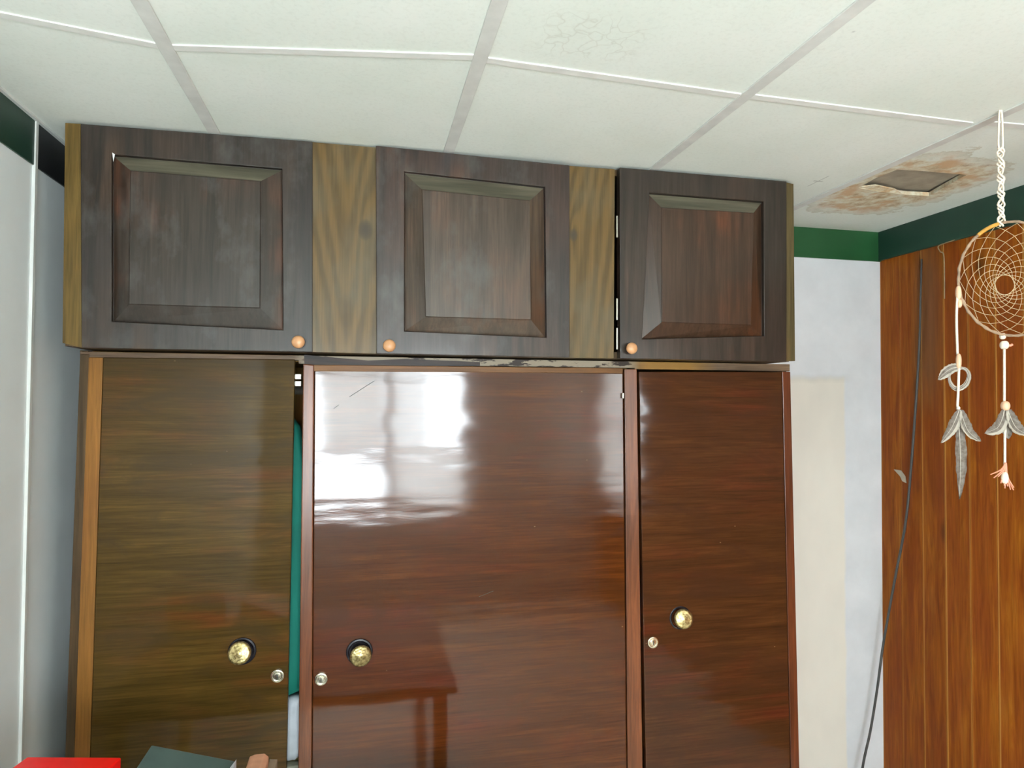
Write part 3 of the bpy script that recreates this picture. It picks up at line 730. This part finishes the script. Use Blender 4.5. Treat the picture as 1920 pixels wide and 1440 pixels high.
o = obj('flap', bm, plain('grey_brown_card', lin(132,112,92), .7), cb); o['label'] = 'grey-brown flap'

# ------------------------------------------------------------------ on the plank wall
pts = [PX(1728,486,1.992), PX(1726,560,1.990), PX(1724,640,1.988), PX(1717,760,1.988), PX(1708,880,1.986), PX(1698,980,1.982), PX(1681,1070,1.975), PX(1668,1140,1.965), PX(1655,1215,1.945), PX(1645,1290,1.92), PX(1632,1370,1.89), PX(1617,1442,1.85)]
e = pts[-1]
pts += [e + Vector((-.03,-.02,-.15)), Vector((e.x-.08, e.y-.05, .25)), Vector((e.x-.12, e.y-.1, .006)), Vector((e.x-.1, e.y-.3, .006))]
bm = newbm(); tube(bm, smooth(pts, 6), lambda u: .0028 + .0016*min(1, u*5), 8)
tag(obj('black_cable', bm, plain('dark_grey_rubber', lin(62,60,58), .55), smooth_=True), 'long dark grey cable hanging down the plank wall beside the corner', 'cable')
bm = newbm(); tube(bm, smooth([PX(1790,450,1.986), PX(1772,456,1.984), PX(1759,462,1.982), PX(1763,472,1.985), PX(1770,482,1.990), PX(1771,560,1.995)], 5), .0018, 6)
tag(obj('thin_wire', bm, plain('pale_brown_wire', lin(150,126,92), .5), smooth_=True), 'thin pale brown wire bent under the dark green band on the plank wall', 'wire')
bm = newbm(); px = [(1676,880),(1690,882),(1698,893),(1700,906),(1692,902),(1688,893)]
prism(bm, [PX(x, y, 1.9985) for x, y in px], (-.0012, 0, 0))
tag(obj('paper_scrap', bm, plain('grey_white_paper', lin(172,160,142), .8)), 'torn grey-white paper scrap stuck on the plank wall left of the feathers', 'paper scrap')

# ------------------------------------------------------------------ dreamcatcher
DD = 1.262
K = DD / ray(1885, 500).y                      # metres per photo pixel at that distance
hook = P(1876, 197, DD)
dc = empty('dreamcatcher', (hook.x, hook.y, hook.z), 'dreamcatcher with beige hoop, string web and grey feathers hanging from the ceiling', 'dreamcatcher')
U = Vector((RX[0], RY[0], RZ[0])).normalized(); V = Vector((0,0,1)); U = (U - V*U.dot(V)).normalized(); N = U.cross(V)   # N points toward the wardrobe or the room
def Q(px, py, off=0):                          # point in the hoop's own plane
    r = ray(px, py); c0 = P(1885, 520, DD) - Vector((0,0,H)); t = c0.dot(N) / r.dot(N); return r*t + Vector((0,0,H)) + N*off
M_cord = plain('cream_cord', lin(236,222,202), .8, scale=200)
M_hoop = plain('beige_suede_wrap', lin(150,124,100), .8, scale=60, var=.3)
M_web = plain('pale_gold_thread', lin(190,164,126), .6)
M_bead = plain('peach_wood_bead', lin(222,180,146), .4)
M_pink = plain('pink_peach_thread', lin(226,150,122), .8)
C0 = (1901, 522.5); R0 = 104.5; RXs = 104.0
bm = newbm(); NH = 72
hp = [Q(C0[0] + RXs*math.cos(2*math.pi*k/NH), C0[1] + 107*math.sin(2*math.pi*k/NH), .0012*math.sin(k*2.1)) for k in range(NH)]
tube(bm, hp, lambda u: .0031 + .0007*math.sin(u*190), 10, closed=True)
hoop = obj('hoop', bm, M_hoop, dc, smooth_=True)
# web: zig-zag rows that tighten on an off-centre hole
bm = newbm(); NA = 15; ROWS = 13; nodes = []
for r_ in range(ROWS+1):
    t = r_/ROWS; sc = (1-t)**1.0; rad = 1 - (1-.18) * (1 - (1-t)**1.75)
    cx = C0[0] + (1884-C0[0])*(1-rad)/.82*1.0; cy = C0[1] + (534-C0[1])*(1-rad)/.82
    nodes.append([Q(cx + RXs*rad*.985*math.cos(2*math.pi*(a + .5*(r_ % 2))/NA - .25), cy + 106*rad*.985*math.sin(2*math.pi*(a + .5*(r_ % 2))/NA - .25), .001*((r_+a) % 3 - 1)) for a in range(NA)])
for r_ in range(ROWS):
    for a in range(NA):
        p = nodes[r_][a]
        if r_ % 2 == 0: nb = (nodes[r_+1][a], nodes[r_+1][(a-1) % NA])
        else: nb = (nodes[r_+1][(a+1) % NA], nodes[r_+1][a])
        for q in nb: tube(bm, [p, q], .00052, 5, caps=False)
for a in range(NA): tube(bm, [nodes[-1][a], nodes[-1][(a+1) % NA]], .0008, 5, caps=False)
obj('web', bm, M_web, dc)
# hanging cord: loop, square knots
bm = newbm()
for s in (-1, 1):
    tube(bm, smooth([Q(1876,198), Q(1876+s*2.5,215), Q(1876+s*3.5,245), Q(1876+s*4,272), Q(1876+s*1,282)], 5), .0022, 8)
tube(bm, smooth([Q(1876,194,.004), Q(1877,198,.003), Q(1876,205,.002)], 4), .0022, 8)
obj('hanging_cord', bm, M_cord, dc, smooth_=True)
bm = newbm()
for s in (-1, 1):
    for ph in (0, math.pi/2):
        pts = []
        for i in range(150):
            u = i/149; y = 278 + (424-278)*u; amp = 4.6 + 1.6*math.sin(u*36)
            pts.append(Q(1876 + 1.5*u + s*amp*math.sin(u*30 + ph), y, .0045*math.cos(u*30*1.0 + ph*s)))
        tube(bm, pts, .0020, 6)
obj('knotted_cord', bm, M_cord, dc, smooth_=True)
def bead(x, y, rx, ry, mat=M_bead, name='bead', parent=dc, off=0):
    bm = newbm(); c = Q(x, y, off); L = ry*K; R = rx*K; n = 10
    lathe(bm, c + V*L, -V, [(L - L*math.cos(math.pi*i/n), R*max(.001, math.sin(math.pi*i/n))**.7) for i in range(n+1)], 16)
    return obj(name, bm, mat, parent, smooth_=True)
bead(1797, 549, 5.0, 13); bead(1799, 569, 4.5, 8)
bm = newbm(); tube(bm, [Q(C0[0] + RXs*math.cos(a), C0[1] + 107*math.sin(a), .001) for a in [math.radians(-107 - 3*i) for i in range(9)]], .0043, 10); o = obj('bare_wood', bm, plain('golden_bare_wood', lin(190,140,58), .5), dc, smooth_=True); o['label'] = 'golden unwrapped stretch of the hoop'
bead(1797.5, 677, 4.8, 14)
bead(1885, 761, 7.6, 9)
bead(1883, 630, 5.5, 6, M_cord, 'knot', off=-.005); bead(1883, 647, 7.5, 8, M_cord, 'knot')
bm = newbm(); tube(bm, smooth([Q(1889,647), Q(1894,648), Q(1898,646)], 4), .003, 6); obj('cord_end', bm, M_pink, dc, smooth_=True)
for pts in ([(1795,556),(1795,600),(1797,665)], [(1798,690),(1798,740),(1797,756),(1797,768)], [(1883,652),(1885,700),(1885,755)], [(1885,768),(1886,820),(1886,872)]):
    bm = newbm(); tube(bm, smooth([Q(x, y, -.003 if i else 0) for i, (x, y) in enumerate(pts)], 6), .0027, 8); obj('tassel_cord', bm, M_cord, dc, smooth_=True)
bead(1797, 765, 3, 3.2, M_cord, 'knot')

def feather_mat():
    t = NT('grey_feather'); n = t.noise(t.coord((1,1,1)), 120, 4)
    return t.set(Base_Color=t.ramp(n, [(.35, lin(130,118,106)), (.65, lin(168,158,148))]), Roughness=.75)
M_f = feather_mat(); M_fw = plain('white_feather_edge', lin(222,214,200), .7)
def feather(spine, w0, label=None, tip=.25, light=0, out=0.0, curl=.004):
    """curved vane of separate barbs along a spine of (px, py, offset) points; faces get a pale rim"""
    pts = smooth([Q(x, y, o) for x, y, o in spine], 8); n = len(pts); bm = newbm(); prev = None
    for i, p in enumerate(pts):
        u = i/(n-1); t = (pts[min(i+1, n-1)] - pts[max(i-1, 0)]).normalized(); side = t.cross(N).normalized()
        ww = w0*K * (math.sin(math.pi*min(1, u*.92+.08))**.6) * (1 if u < .8 else 1 - (u-.8)*tip*4)
        j = 1 + .10*random.uniform(-1, 1)
        row = []
        for s in (-1, -.55, 0, .55, 1):
            jj = j if abs(s) == 1 else 1
            off = N * (abs(s)**2 * curl)
            row.append(bm.verts.new(p + side*ww*s*jj + t*abs(s)*ww*.35 + off))
        if prev:
            for k in range(4):
                f = bm.faces.new((prev[k], prev[k+1], row[k+1], row[k])); f.material_index = 1 if (light and ((k == 0 and light < 0) or (k == 3 and light > 0) or light == 2 and k in (0, 3))) else 0
        prev = row
    r = bmesh.ops.solidify(bm, geom=bm.faces[:], thickness=.0007)
    o = obj('feather', bm, [M_f, M_fw], dc, smooth_=True)
    bm = newbm(); tube(bm, [p + N*.0012 for p in pts], lambda u: .0008*(1-u*.7), 5); obj('quill', bm, M_fw, o, smooth_=True)
    return o
# curled feather round the left cord
feather([(1803,688,.000), (1788,690,-.004), (1775,698,-.006), (1760,712,-.004)], 10.0, light=2, tip=.15)
feather([(1800,689,-.006), (1812,693,-.005), (1818,705,-.006), (1812,721,-.006), (1799,729,-.008), (1787,724,-.006), (1781,710,-.006), (1785,696,-.006)], 4.6, light=2)
# three feathers at the foot of the left cord
feather([(1799,790,-.004), (1802,830,-.005), (1803,880,-.005), (1800,936,-.004)], 10.5, light=0, tip=.5)
feather([(1797,768,.002), (1789,786,.004), (1778,806,.006), (1759,830,.008)], 10.5, light=-1, tip=.15)
feather([(1799,768,.002), (1804,788,.004), (1813,810,.006), (1833,827,.008)], 9.5, light=1, tip=.15)
# bell of feathers on the right cord
feather([(1885,768,-.003), (1887,785,-.004), (1889,803,-.005), (1892,823,-.005)], 12.0)
feather([(1882,767,.001), (1877,784,.003), (1866,802,.005), (1841,812,.007)], 12.0, light=-1, tip=.15)
feather([(1888,767,.001), (1893,784,.003), (1903,803,.005), (1923,815,.007)], 11.0, light=1, tip=.15)
# frayed end tassel
bm = newbm()
for i, (dx, dy) in enumerate([(-27,18), (-22,24), (-10,34), (-5,38), (0,44), (4,40), (8,46), (13,42), (16,47), (-14,22)]):
    tube(bm, smooth([Q(1886,868), Q(1886+dx*.35, 868+dy*.55+3, -.002*(i % 3)), Q(1886+dx, 872+dy, .002*(i % 4)-.003)], 4), lambda u: .0022*(1-.45*u), 6)
o = obj('frayed_tassel', bm, M_pink, dc, smooth_=True); o['label'] = 'frayed pink-peach cord end'
bead(1884, 896, 6, 11, M_cord, 'tuft')
